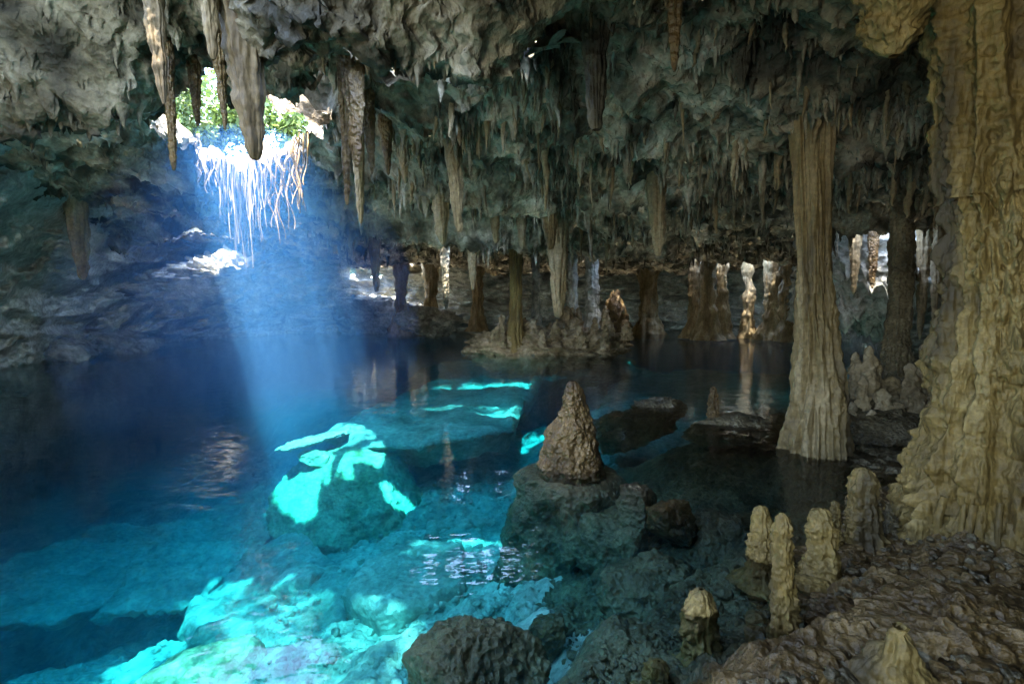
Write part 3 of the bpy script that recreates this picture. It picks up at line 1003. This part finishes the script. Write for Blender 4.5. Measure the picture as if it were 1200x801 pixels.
def stalactites():
    lst = [
        (192, 122, 28, 4.2, 'long brown stalactite at the top left reaching toward the skylight', 178, 1),
        (204, 200, 12, 5.6, 'thin dark stalactite along the left edge of the skylight', 203, 1.6),
        (250, 70, 22, 3.9, 'thick brown stalactite cut by the top edge left of the broadest one', 246, 1.3),
        (264, 152, 15, 5.4, 'dark pointed stalactite hanging across the skylight', 258, 1),
        (232, 148, 15, 6.0, 'short dark stalactite hanging at the left part of the skylight', 229, 1),
        (299, 187, 40, 4.1, 'broadest and longest brown stalactite in front of the skylight', 290, 1.25),
        (418, 196, 28, 5.2, 'dark twin stalactite hanging right of the skylight', 412, 1.1),
        (407, 240, 13, 5.75, 'thin straight stalactite hanging below the dark twin one', 406, 1.4),
        (436, 204, 16, 6.2, 'short dark stalactite touching the dark twin one on its right', 431, 1),
        (538, 272, 19, 7.0, 'light brown stalactite with blunt top near the middle of the ceiling', 530, 1.5),
        (519, 287, 20, 9.3, 'pale stalactite just left of the light brown one in the middle', 516, 1.2),
        (655, 372, 24, 12.6, 'long golden stalactite almost touching the island', 652, 1.6),
        (771, 300, 22, 9.4, 'golden stalactite hanging alone right of the middle over the far pool', 767, 1.2),
        (699, 152, 28, 4.9, 'broad flat grey stalactite high in the middle of the ceiling', 696, 1.8),
        (790, 84, 18, 4.3, 'dark stalactite at the top edge right of the middle', 788, 1.2),
        (612, 292, 15, 12.6, 'stalactite with a pale tip above the slender column', 610, 1.2),
        (645, 292, 18, 10.2, 'stout stalactite just above the long golden one', 642, 1.3),
        (581, 285, 13, 9.7, 'slim stalactite left of the slender yellow column', 579, 1.2),
        (554, 340, 11, 13.5, 'thin long stalactite pointing at the back wall left of the slender column', 553, 1.4),
        (523, 362, 12, 15.0, 'thin teal grey stalactite reaching lowest left of the slender column', 521, 1.4),
        (441, 342, 13, 16.0, 'long dark stalactite beside the small windows at the back', 439, 1.3),
        (475, 215, 15, 7.8, 'pale short stalactite left of the middle group', 472, 1),
        (455, 205, 15, 7.0, 'brown short stalactite between the dark twin and the middle group', 452, 1),
        (423, 262, 14, 8.6, 'pale stalactite hanging at the edge of the blue light beam', 421, 1.2),
        (1049, 205, 15, 6.8, 'slender curved stalactite right of the fluted column', 1034, .9),
        (735, 215, 14, 7.4, 'slim white tipped stalactite in the bright part of the ceiling', 733, 1),
        (870, 105, 20, 5.2, 'short grey stalactite left of the top of the fluted column', 866, 1),
        (920, 110, 14, 5.6, 'white stalactite just left of the fluted column top', 917, 1),
        (98, 328, 22, 12.5, 'brown stalactite hanging from the left wall above the water', 95, 1.2),
        (1078, 398, 14, 12.4, 'pointed pale stalactite below the flowstone bulge beside the giant column', 1076, 1),
        (1094, 380, 13, 12.2, 'pale stalactite below the flowstone bulge touching the outline of the giant column', 1093, 1),
        (1000, 345, 14, 12.8, 'short pale stalactite below the flowstone bulge near the fluted column', 999, 1),
        (1022, 338, 12, 12.6, 'thin pale stalactite below the flowstone bulge left of the slim dark column', 1021, 1),
        (62, 140, 22, 5.4, 'dark tooth of rock under the shaded lip at the far left', 55, 1),
        (122, 140, 16, 5.8, 'dark tooth of rock at the right end of the shaded lip', 118, 1),
    ]
    for k, (px, yt, wd, Y, lab, tp, fat) in enumerate(lst):
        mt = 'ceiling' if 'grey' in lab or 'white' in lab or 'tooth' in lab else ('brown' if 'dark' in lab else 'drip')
        zt = 3.6 + 1.2 if 'left wall' in lab else None
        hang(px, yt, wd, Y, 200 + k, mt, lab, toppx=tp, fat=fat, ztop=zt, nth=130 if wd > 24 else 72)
    # the stub at the top right
    Y = 3.2
    rows = px_rows([(-140, 1005, 1095), (-40, 1012, 1092), (0, 1017, 1086), (25, 1018, 1078), (45, 1022, 1070), (58, 1032, 1060), (66, 1043, 1052)], Y)
    V, Q = lathe(rows, 180, 150, 31, flute=.10, fk=1.6, lump=.05, ls=.12, drip=.05, ds=(.06, .09), fine=.003)
    put('stalactite', V, Q, M['ochre'], 'fat ochre stalactite stub at the top edge beside the giant column', 'stalactite')

    # the many: a few shapes shared by all
    shapes = []
    rs = random.Random(9)
    for k in range(10):
        rows = []
        bx = by = 0
        for t, s in ((0, .08), (.04, .25), (.15, .42), (.4, .62), (.7, .85), (.9, 1.15), (1.0, 1.6)):
            if t == 0:
                ex, bx, by = rs.uniform(.6, 1.7), rs.uniform(-.10, .10), rs.uniform(-.10, .10)
            rows.append((-1 + t, (rs.random() - .5) * .06 + bx * (1 - t) ** 2, (rs.random() - .5) * .06 + by * (1 - t) ** 2, .09 * s ** ex))
        V, Q = lathe(rows, 20, 34, 300 + k, flute=.2, fk=1.6, lump=.035, ls=.10, drip=.03, ds=(.05, .2), fz=.06)
        shapes.append((V, Q))
    meshes = {}
    for k, (V, Q) in enumerate(shapes):
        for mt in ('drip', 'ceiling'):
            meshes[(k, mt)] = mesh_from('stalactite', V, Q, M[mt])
    # positions thick in the middle band of the ceiling
    g = np.random.RandomState(4)
    n = 15000
    px = g.uniform(360, 1110, n)
    d = np.exp(g.uniform(math.log(3.9), math.log(27), n))
    x = (px - 600) / F * d
    cl = fbm(P3(x, d) / 1.7 + 31, 2)
    keep = g.rand(n) < np.clip(.15 + 1.9 * cl, 0.02, 1)
    for h in HOLES:
        keep &= hole_f(x, d, h) > 1.12
    x, d = x[keep], d[keep]
    z = ceil_z(x, d)
    L_ = np.exp(g.normal(math.log(.23), .55, len(x)))
    L_ = np.clip(L_, .1, 1.25) * (.38 + .62 * sstep(4.2, 7.0, d))
    wd = L_ ** .5 * g.uniform(.28, .8, len(x))
    size = L_ / d
    order = np.argsort(-size)
    for i in order[:285]:
        o = obj('small_stalactite', meshes[(int(g.randint(10)), 'drip' if g.rand() < .55 else 'ceiling')],
                'one of the many small pointed stalactites fringing the middle of the cave ceiling', 'stalactite', 'small stalactites of the ceiling fringe',
                loc=(float(x[i]), float(d[i]), float(z[i]) + .13))
        o.rotation_euler = (g.uniform(-.05, .05), g.uniform(-.05, .05), g.uniform(0, 6.28))
        o.scale = (float(wd[i]), float(wd[i]), float(L_[i]))
    VV, QQ, nv = [], [], 0
    small = []
    for k in range(6):
        rows = [(-1 + t, (rs.random() - .5) * .06, (rs.random() - .5) * .06, .13 * s) for t, s in ((0, .05), (.2, .4), (.6, .75), (1, 1.6))]
        small.append(lathe(rows, 6, 6, 400 + k, lump=.05, ls=.15))
    # left part too, sparser
    n2 = 1500
    px = g.uniform(-40, 420, n2)
    d2 = np.exp(g.uniform(math.log(4.2), math.log(18), n2))
    x2 = (px - 600) / F * d2
    k2 = np.ones(n2, bool)
    for h in HOLES:
        k2 &= hole_f(x2, d2, h) > 1.1
    x2, d2 = x2[k2], d2[k2]
    xs = np.concatenate([x[order[285:]], x2])
    ds = np.concatenate([d[order[285:]], d2])
    zs = ceil_z(xs, ds)
    ls = np.concatenate([L_[order[285:]], np.clip(np.exp(g.normal(math.log(.13), .4, len(x2))), .06, .5)])
    for i in range(len(xs)):
        V, Q = small[g.randint(6)]
        s = ls[i] ** .6 * g.uniform(.5, 1.0)
        V = rotz(V * np.array((s, s, ls[i])), g.uniform(0, 6.28)) + np.array((xs[i], ds[i], zs[i] + .05))
        VV.append(V)
        QQ.append(Q + nv)
        nv += len(V)
    me = mesh_from('drip_fringe', np.concatenate(VV), np.concatenate(QQ), M['ceiling'])
    obj('drip_fringe', me, 'countless tiny drip points all over the cave ceiling', kind='stuff')


stalactites()


# ------------------------------------------------------------------ boulders and slabs under and above the water
def boulder(px, py, z, size, seed, mat, label, name='boulder', cuts=9, tilt=(0, 0), rz=0.0, sub=5, rough=.06, box=2.8, group=None, cutd=(.55, .85), cat='boulder', rscale=.35, Y=None):
    c = at_z(px, py, z) if Y is None else at_y(px, py, Y)
    V, Q = rock_shape(sub, size, seed, cuts, rough, box, tilt, rz, cutd, rscale)
    return put(name, V + c, Q, M[mat], label, cat, group)


def slab(outline, thick, seed, label, name='slab', mat='bed', rough=1.0):
    """a broken slab: an outline of points, a rough top, a ragged thick edge"""
    P = np.array([at_z(a, b, c) for a, b, c in outline])
    seg = np.linalg.norm(np.roll(P, -1, 0) - P, axis=1)
    t = np.concatenate([[0], np.cumsum(seg)])
    n = 150
    u = np.linspace(0, t[-1], n, endpoint=False)
    PP = np.concatenate([P, P[:1]])
    E = np.stack([np.interp(u, t, PP[:, k]) for k in range(3)], 1)
    c = E.mean(0)
    A = np.c_[E[:, 0] - c[0], E[:, 1] - c[1], np.ones(n)]
    co, *_ = np.linalg.lstsq(A, E[:, 2], rcond=None)
    size = np.linalg.norm(E[:, :2] - c[:2], axis=1).mean()
    rad = E[:, :2] - c[:2]
    jag = 1 + .05 * fbm(P3(E[:, 0], E[:, 1], E[:, 0] * 0 + seed) / (size * .35), 3)
    rings, V = 34, []
    for k in range(rings):
        s_ = (k + .02) / (rings - 1)
        xy = c[:2] + rad * (s_ * jag)[:, None]
        z = co[0] * (xy[:, 0] - c[0]) + co[1] * (xy[:, 1] - c[1]) + co[2]
        q = P3(xy[:, 0], xy[:, 1], xy[:, 0] * 0 + seed * 2.2)
        f1, f2 = worley(q / (size * .32), True)
        z = z + rough * size * (.045 * fbm(q / (size * .5), 4, .6) + .035 * np.clip(f2 - f1, 0, .4)) + .02 * rough * ridged(q / .12, 2)
        z = z - .25 * thick * max(0, s_ - .93) / .07
        V.append(P3(xy[:, 0], xy[:, 1], z))
    for k in range(1, 9):
        f = k / 8
        top = V[rings - 1]
        q = P3(top[:, 0], top[:, 1], top[:, 2] - f * thick)
        ins = 1.0 - .10 * f - .05 * fbm(q / (thick * 1.2 + .05), 3)
        V.append(P3(c[0] + (top[:, 0] - c[0]) * ins, c[1] + (top[:, 1] - c[1]) * ins, top[:, 2] - f * thick))
    V = np.concatenate(V)
    return put(name, V, grid_quads(rings + 8, n, True), M[mat], label, name)


def boulders():
    # under water: broken slabs and shelves, then the boulders
    slab([(-60, 770, -2.8), (-60, 690, -2.6), (55, 638, -2.6), (120, 616, -2.8), (200, 609, -3.0), (285, 592, -3.2), (240, 640, -2.7), (150, 668, -2.4), (140, 688, -2.4), (60, 730, -2.5)],
         .22, 1, 'huge dim slab sloping into the deep at the left edge', rough=1.9)
    slab([(108, 722, -2.25), (145, 682, -2.3), (150, 658, -2.35), (250, 635, -2.4), (332, 616, -2.35), (318, 628, -2.3), (250, 692, -2.2), (205, 712, -2.2)],
         .16, 2, 'long tilted slab with a dark gap under its edge at the lower left', rough=1.9)
    slab([(185, 645, -3.0), (230, 606, -3.0), (352, 546, -2.9), (356, 590, -2.5), (335, 612, -2.5), (260, 630, -2.7)],
         .30, 3, 'broad teal slab sloping from the big green boulder into deep water', rough=1.9)
    slab([(208, 738, -2.2), (222, 702, -2.2), (300, 640, -2.25), (350, 618, -2.2), (385, 652, -2.0), (440, 672, -1.95), (400, 735, -1.85), (330, 765, -1.85), (235, 772, -2.1)],
         .30, 4, 'large worn pale slab below the big green boulder in the lower left', rough=1.5)
    slab([(398, 692, -1.5), (425, 658, -1.5), (480, 630, -1.55), (545, 636, -1.5), (546, 680, -1.4), (505, 703, -1.4), (440, 712, -1.45)],
         .42, 5, 'flat topped teal slab under water in front of the big green boulder')
    slab([(375, 506, -1.0), (430, 478, -1.0), (490, 452, -1.0), (560, 438, -.95), (640, 440, -.95), (615, 470, -.92), (600, 500, -.9), (560, 512, -.9), (480, 518, -.92), (400, 514, -.95)],
         .55, 6, 'wide submerged shelf with a dark front edge in front of the island', 'shelf')
    slab([(688, 480, -1.0), (720, 450, -1.0), (800, 434, -.95), (900, 440, -.85), (890, 480, -.85), (790, 528, -.95), (708, 540, -1.05)],
         .55, 7, 'submerged teal shelf right of the conical stalagmite', 'shelf')
    slab([(520, 424, -.75), (600, 414, -.65), (740, 418, -.65), (752, 434, -.75), (650, 441, -.75), (560, 437, -.8)],
         .5, 8, 'submerged pale apron around the foot of the island', 'shelf')
    slab([(322, 527, -.95), (345, 516, -.9), (380, 507, -.85), (412, 501, -.8), (405, 508, -.8), (370, 518, -.85), (335, 528, -.9)],
         .05, 9, 'thin bright slab edge beyond the left shoulder of the big green boulder')
    boulder(372, 537, -1.2, (.36, .30, .20), 12, 'boulder', 'small pale stone beside the upper left of the big green boulder')
    boulder(420, 586, -2.0, (1.52, 1.25, .80), 4, 'boulder', 'big green lit boulder under the turquoise water left of the middle', tilt=(.20, .06), sub=6, rough=.055, cuts=11, box=2.7, cutd=(.62, .88))
    boulder(225, 795, -1.75, (.62, .45, .34), 37, 'boulder', 'greenish boulder cut by the bottom edge at the lower left')
    boulder(110, 765, -4.0, (.35, .3, .3), 39, 'bed', 'lone small rock in the dark deep at the lower left')
    boulder(355, 685, -2.0, (.4, .28, .3), 51, 'bed', 'dark edged rock in the hollow under the big green boulder')
    # dark ones near the shore
    boulder(640, 745, -.75, (.13, .12, .22), 60, 'brown', 'upright tilted stone standing on the bed at the bottom middle', 'stone', tilt=(.1, .5), cat='stone')
    boulder(558, 808, -.56, (.44, .33, .33), 62, 'shore', 'dark rock at the bottom edge breaking the surface', tilt=(-.1, .05), sub=6, rough=.10)
    boulder(745, 612, -.38, (.26, .26, .36), 64, 'shore', 'dark domed rock right behind the sunken pedestal', rough=.10)
    boulder(790, 612, -.2, (.22, .2, .24), 66, 'brown', 'small brown knob of rock on the shelf right of the domed one', rough=.12)
    boulder(720, 650, -.75, (.45, .45, .4), 67, 'shore', 'dark lump of rock leaning on the sunken pedestal', rough=.13)
    boulder(850, 650, -.5, (.6, .45, .3), 70, 'shore', 'long dark ledge of rock in the shallows before the stubby stalagmite', 'ledge', rough=.14, cat='ledge')
    boulder(775, 690, -.62, (.5, .4, .28), 72, 'shore', 'dark pitted rock on the shelf at the lower middle right', rough=.14)
    boulder(772, 482, -.16, (.62, .45, .32), 74, 'shore', 'dark rock breaking the surface beyond the conical stalagmite', rough=.16)
    boulder(735, 505, -.5, (.8, .5, .35), 76, 'shore', 'low dark reef of rock behind the conical stalagmite', 'reef', rough=.16, cat='reef')
    boulder(875, 505, -.14, (1.0, .5, .2), 78, 'shore', 'flat dark shelf of rock left of the foot of the fluted column', 'shelf', rough=.12, cat='shelf')
    boulder(1000, 655, -.04, (.52, .17, .05), 80, 'brown', 'flat wet ledge under the thick pale stalagmite', 'ledge', sub=5, rough=.10, cuts=5, cat='ledge')
    boulder(962, 692, -.02, (.20, .12, .07), 82, 'ochre', 'low pointed rock in the water beside the tallest thin stalagmite', 'rock', cat='rock')
    boulder(1150, 760, .22, (.62, .30, .17), 84, 'brown', 'reddish brown rock mass at the bottom right corner', 'rock', rough=.14, sub=6, cat='rock')
    boulder(985, 760, .10, (.22, .20, .17), 86, 'brown', 'dark orange rock beside the pale topped mound at the bottom', 'rock', rough=.16, cat='rock')
    boulder(1000, 725, .0, (.30, .2, .12), 88, 'brown', 'low brown rock between the tallest stalagmite and the giant column', 'rock', rough=.16, cat='rock')
    V, Q = rock_shape(6, (3.0, 2.6, .9), 103, 6, .22, 2.4, rscale=.22)
    put('wall_ledge', V + np.array((-10.9, 19.0, 2.7)), Q, M['wall'], 'sunlit ledge of the left wall behind the blue light beam', 'ledge')
    # far left shore
    boulder(75, 412, .1, (1.6, .9, .45), 90, 'wall', 'low grey rock at the waterline below the left wall', 'rock', rough=.14, cat='rock', Y=17.0)
    boulder(140, 404, .2, (1.5, .9, .7), 92, 'wall', 'grey rock at the foot of the left wall', 'rock', rough=.14, cat='rock', Y=19.5)
    # broken rocks lit by the far small skylights
    boulder(720, 386, .25, (.6, .5, 1.45), 94, 'brown', 'sunlit broken rock at the right end of the island', 'rock', rough=.25, cat='rock', rscale=.25, Y=21.2)
    boulder(440, 372, .4, (3.6, 1.6, 1.3), 96, 'wall', 'grey rock bank below the small windows at the back', 'bank', rough=.2, cat='rock bank', Y=33.5)
    boulder(505, 378, .2, (2.0, 1.2, .9), 97, 'wall', 'dark rock heap at the back left of the island', 'rock', rough=.2, cat='rock', Y=30)

    V, Q = rock_shape(6, (1.7, 2.4, 1.35), 101, 5, .20, 2.2, rscale=.3)
    V[:, 2] -= .35 * np.clip(perlin(P3(V[:, 0] / .35, V[:, 1] / .35)), 0, 1) * (V[:, 2] < 0) * 2
    put('flowstone_bulge', V + np.array((10.4, 15.0, 2.9)), Q, M['wall'], 'pale bulge of flowstone hanging from the right wall between the two great columns', 'flowstone')

    # cobbles: a few shapes shared by all
    shapes = []
    for k in range(8):
        V, Q = rock_shape(3, (1, .85, .6), 500 + k, cuts=8, rough=.07)
        shapes.append({mt: mesh_from('cobble', V, Q, M[mt]) for mt in ('bed', 'shore', 'brown')})
    g = np.random.RandomState(8)

    def scatter(n, box, s0, s1):
        px, py = g.uniform(box[0], box[2], n), g.uniform(box[1], box[3], n)
        z = np.full(n, -1.8)
        for _ in range(5):
            P = np.array([at_z(a, b, c) for a, b, c in zip(px, py, z)])
            z = bed_z(P[:, 0], P[:, 1])
        return P, s0 + (s1 - s0) * g.rand(n) ** 3.0

    P, s = scatter(120, (480, 535, 610, 700), .05, .17)
    P2, s2 = scatter(45, (500, 660, 640, 760), .04, .12)
    P3_, s3 = scatter(40, (640, 600, 900, 780), .03, .09)
    for P, s, mt, lab, gr in ((P, s, 'bed', 'rounded pale cobble in the rubble bed under water left of the sunken pedestal', 'cobbles of the pale rubble bed'),
                              (P2, s2, 'bed', 'small teal cobble on the bed in front of the sunken pedestal', 'cobbles before the pedestal'),
                              (P3_, s3, 'shore', 'small dark stone lying on the shaded shelf in the shallows', 'dark stones of the shelf')):
        for k in range(len(P)):
            o = obj('cobble', shapes[g.randint(8)][mt], lab, 'stone', gr, loc=tuple(float(v) for v in (P[k] + (0, 0, s[k] * .15))))
            o.scale = (float(s[k]), float(s[k]), float(s[k]) * g.uniform(.8, 1.2))
            o.rotation_euler = (g.uniform(-.5, .5), g.uniform(-.5, .5), g.uniform(0, 6.28))
    P, s = scatter(95, (900, 650, 1198, 801), .02, .10)
    for k in range(len(P)):
        o = obj('cobble', shapes[g.randint(8)]['brown' if k % 3 else 'shore'], 'small brown stone lying on the bank at the foot of the giant column', 'stone', 'stones of the bank', loc=tuple(float(v) for v in P[k]))
        o.scale = (float(s[k]), float(s[k]), float(s[k]) * g.uniform(.7, 1.1))
        o.rotation_euler = (g.uniform(-.6, .6), g.uniform(-.6, .6), g.uniform(0, 6.28))
    # rubble too small to count
    for mt, name, box, n, s0, s1, lab in (('bed', 'rubble', (180, 545, 640, 801), 2600, .015, .07, 'pale rubble strewn over the sunlit bed'),
                                          ('brown', 'bank_rubble', (880, 640, 1198, 801), 420, .02, .085, 'brown rubble covering the bank at the bottom right'),
                                          ('shore', 'gravel', (660, 560, 1195, 801), 6000, .006, .04, 'dark gravel strewn over the shaded shelf and shore')):
        P, s = scatter(n, box, s0, s1)
        VV, QQ, nv = [], [], 0
        base = [rock_shape(1 if mt == 'shore' else 2, (1, .85, .65), 600 + k, cuts=6, rough=.06) for k in range(8)]
        for k in range(n):
            V, Q = base[g.randint(8)]
            V = rotz(V, g.uniform(0, 6.28)) * s[k] + P[k]
            VV.append(V)
            QQ.append(Q + nv)
            nv += len(V)
        obj(name, mesh_from(name, np.concatenate(VV), np.concatenate(QQ), M[mt]), lab, kind='stuff')


boulders()


# ------------------------------------------------------------------ roots and plants at the skylight
def tube(path, radii, n=6):
    path = np.asarray(path, float)
    a = np.linspace(0, 2 * math.pi, n, endpoint=False)
    V = []
    for p, r in zip(path, radii):
        V.append(np.stack([p[0] + r * np.cos(a), p[1] + r * np.sin(a), np.full(n, p[2])], 1))
    return np.concatenate(V), grid_quads(len(path), n, True)


def roots():
    g = random.Random(21)
    h = HOLES[0]
    for k in range(84):
        a = math.pi * (.06 + .80 * (k + g.random()) / 84)
        kk = 1 + .20 * math.sin(2 * a + h[4]) + .13 * math.sin(3 * a + 2.1 * h[4]) + .08 * math.sin(7 * a + h[4] * 3.3) + .05 * math.sin(13 * a + h[4])
        s_ = g.uniform(.93, 1.03)
        y = h[1] + h[3] * kk * math.sin(a) * s_
        x = h[0] + h[2] * kk * math.cos(a) * s_ - .55 * (y - h[1])
        zt = float(ceil_z(np.array([x]), np.array([y]))[0]) + .05
        warm = a < math.pi * .30
        u0 = (a / math.pi - .48) / .22
        ln = (1.9 * math.exp(-u0 * u0) + .35 + (.9 if warm else 0)) * (.45 + .55 * g.random())
        n = 18
        path, rad = [], []
        r0 = g.uniform(.008, .022) * (2.3 if k % 9 == 4 else 1)
        w1, w2, am = g.uniform(4, 11), g.uniform(4, 11), (.06 if warm else .025)
        for q in range(n):
            u = q / (n - 1)
            path.append((x + am * math.sin(k + w1 * u), y + am * math.cos(k * 2 + w2 * u), zt - ln * u))
            rad.append(r0 * (1.3 - u) + .002)
        V, Q = tube(path, rad)
        put('hanging_root', V, Q, M['gold_root' if warm else 'root'], ('golden root strand hanging from the right end of the skylight rim' if warm else 'pale root strand hanging in the blue beam below the skylight'),
            'root', 'golden roots at the right of the skylight' if warm else 'pale roots in the beam')


roots()


def bush(name, c, rad, n, seed, label, trunk=True):
    g = np.random.RandomState(seed)
    o = root(name, (c[0], c[1], c[2] - rad), label, 'bush')
    nc = 14
    cc = g.normal(size=(nc, 3)) * rad * .55
    V, Q = [], []
    for k in range(n):
        p = cc[g.randint(nc)] + g.normal(size=3) * rad * .22
        u = g.normal(size=3)
        u /= np.linalg.norm(u)
        v = np.cross(u, g.normal(size=3))
        v /= np.linalg.norm(v)
        s = g.uniform(.05, .11)
        b = len(V)
        V += [p - u * s, p + v * s * .45, p + u * s, p - v * s * .45]
        Q.append((b, b + 1, b + 2, b + 3))
    me = mesh_from('crown', np.array(V) + np.array((0, 0, rad)), np.array(Q), M['leaf'], smooth=False)
    obj('crown', me, parent=o)
    path = [(0.05 * math.sin(j), .05 * math.cos(j * 1.3), -rad * 1.2 + rad * 2.0 * j / 9) for j in range(10)]
    Vt, Qt = tube(path, [.06 * (1 - j / 11) for j in range(10)], 8)
    obj('trunk', mesh_from('trunk', Vt, Qt, M['root']), parent=o)


bush('bush', at_y(240, 142, 12.4), .85, 3000, 1, 'leafy green bush seen through the left half of the skylight')
bush('bush', at_y(300, 128, 13.0), .7, 1800, 2, 'leafy green bush seen behind the broadest stalactite in the skylight')
bush('bush', at_y(215, 152, 11.8), .7, 2200, 8, 'leafy green bush at the left end of the skylight')
bush('bush', at_y(335, 148, 12.3), .6, 1600, 9, 'leafy green bush at the right end of the skylight')
bush('bush', at_y(425, 308, 40), 1.1, 900, 3, 'sunlit bush seen through the small windows in the far wall')


def added_canopy(name, c, rx, ry, rz, nclump, nleaf, seed, label):
    """an unseen tree added over a roof opening to filter the sun: trunk, limbs and a crown of leaf clumps"""
    g = np.random.RandomState(seed)
    base = np.array((c[0] - rx * .9, c[1] - ry * .9, 5.4))
    o = root(name, tuple(base), label, 'tree')
    cl = g.uniform(-1, 1, size=(nclump, 3)) * np.array((rx, ry, rz)) + np.array(c)
    V, Q = [], []
    for p in cl:
        for k in range(nleaf):
            q = p + g.normal(size=3) * np.array((.30, .30, .16))
            u = g.normal(size=3)
            u[2] *= .4
            u /= np.linalg.norm(u)
            v = np.cross(u, g.normal(size=3))
            v /= np.linalg.norm(v)
            sz = g.uniform(.06, .115)
            b = len(V)
            V += [q - u * sz, q + v * sz * .5, q + u * sz, q - v * sz * .5]
            Q.append((b, b + 1, b + 2, b + 3))
    obj('crown', mesh_from('crown', np.array(V) - base, np.array(Q), M['leaf'], smooth=False), parent=o)
    top = np.array(c) - base
    VV, QQ, nv = [], [], 0
    paths = [([np.zeros(3), top * np.array((.12, .12, .5)), top * np.array((.5, .5, .85)), top], (.16, .12, .09, .04))]
    for p in cl[:: max(1, nclump // 10)]:
        paths.append(([top * np.array((.4, .4, .75)), (top * .5 + (p - base) * .5), p - base], (.06, .035, .012)))
    for pth, rad in paths:
        Vt, Qt = tube(pth, rad, 7)
        VV.append(Vt)
        QQ.append(Qt + nv)
        nv += len(Vt)
    obj('trunk', mesh_from('trunk', np.concatenate(VV), np.concatenate(QQ), M['root']), parent=o)


for c, rx, ry, n, lab in (
        ((-4.6, 6.9, 9.0), 2.0, 2.4, 32, 'unseen leafy tree added to streak the sun over the big skylight'),
        ((-2.9, .4, 9.2), 2.7, 3.1, 400, 'unseen leafy tree added to dapple the sun in the opening above the near pool'),
        ((-.8, 9.8, 9.2), 2.0, 1.2, 70, 'unseen tree added to dim the sun in the roof gap before the middle fringe'),
        ((-1.0, 14.6, 9.2), 4.6, 1.9, 250, 'broad unseen tree added to filter the sun in the roof gaps before the island'),
        ((12.4, 26.0, 9.2), 3.6, 1.8, 420, 'unseen tree added to soften the sun over the chamber at the back right'),
        ((4.6, 18.9, 9.2), 1.3, 1.0, 34, 'small unseen tree added to filter the sun above the right end of the island'),
        ((9.3, 11.3, 9.2), 1.6, 1.2, 50, 'small unseen tree added to filter the sun over the flowstone bulge at the right'),
        ((-11.0, 16.0, 9.2), 2.0, 1.3, 55, 'small unseen tree added to filter the sun over the ledge of the left wall')):
    added_canopy('added_shade_tree', c, rx, ry, .8, n, 34, int(abs(c[1] * 10)), lab)  # unseen trees added to dapple and dim the sun through the openings


# ------------------------------------------------------------------ the mist under the skylight
def mist():
    m = bpy.data.materials.new('damp_air')
    m.use_nodes = True
    N, L = m.node_tree.nodes, m.node_tree.links
    N.clear()
    out = N.new('ShaderNodeOutputMaterial')
    pv = N.new('ShaderNodeVolumePrincipled')
    pv.inputs['Color'].default_value = (.12, .45, 1.0, 1)
    pv.inputs['Density'].default_value = .024
    L.new(pv.outputs[0], out.inputs['Volume'])
    for size, loc, lab in (((1.8, 3.0, 3.0), (-4.7, 9.7, 2.2), 'bluish mist hanging in the light beam under the skylight'),
                           ((2.9, 4.4, 3.9), (-5.0, 10.4, 1.4), 'thin bluish mist spreading round the light beam')):
        V, Q = ICO[4]
        obj('mist', mesh_from('mist', V * np.array(size) + np.array(loc), Q, m), lab, kind='stuff')


mist()
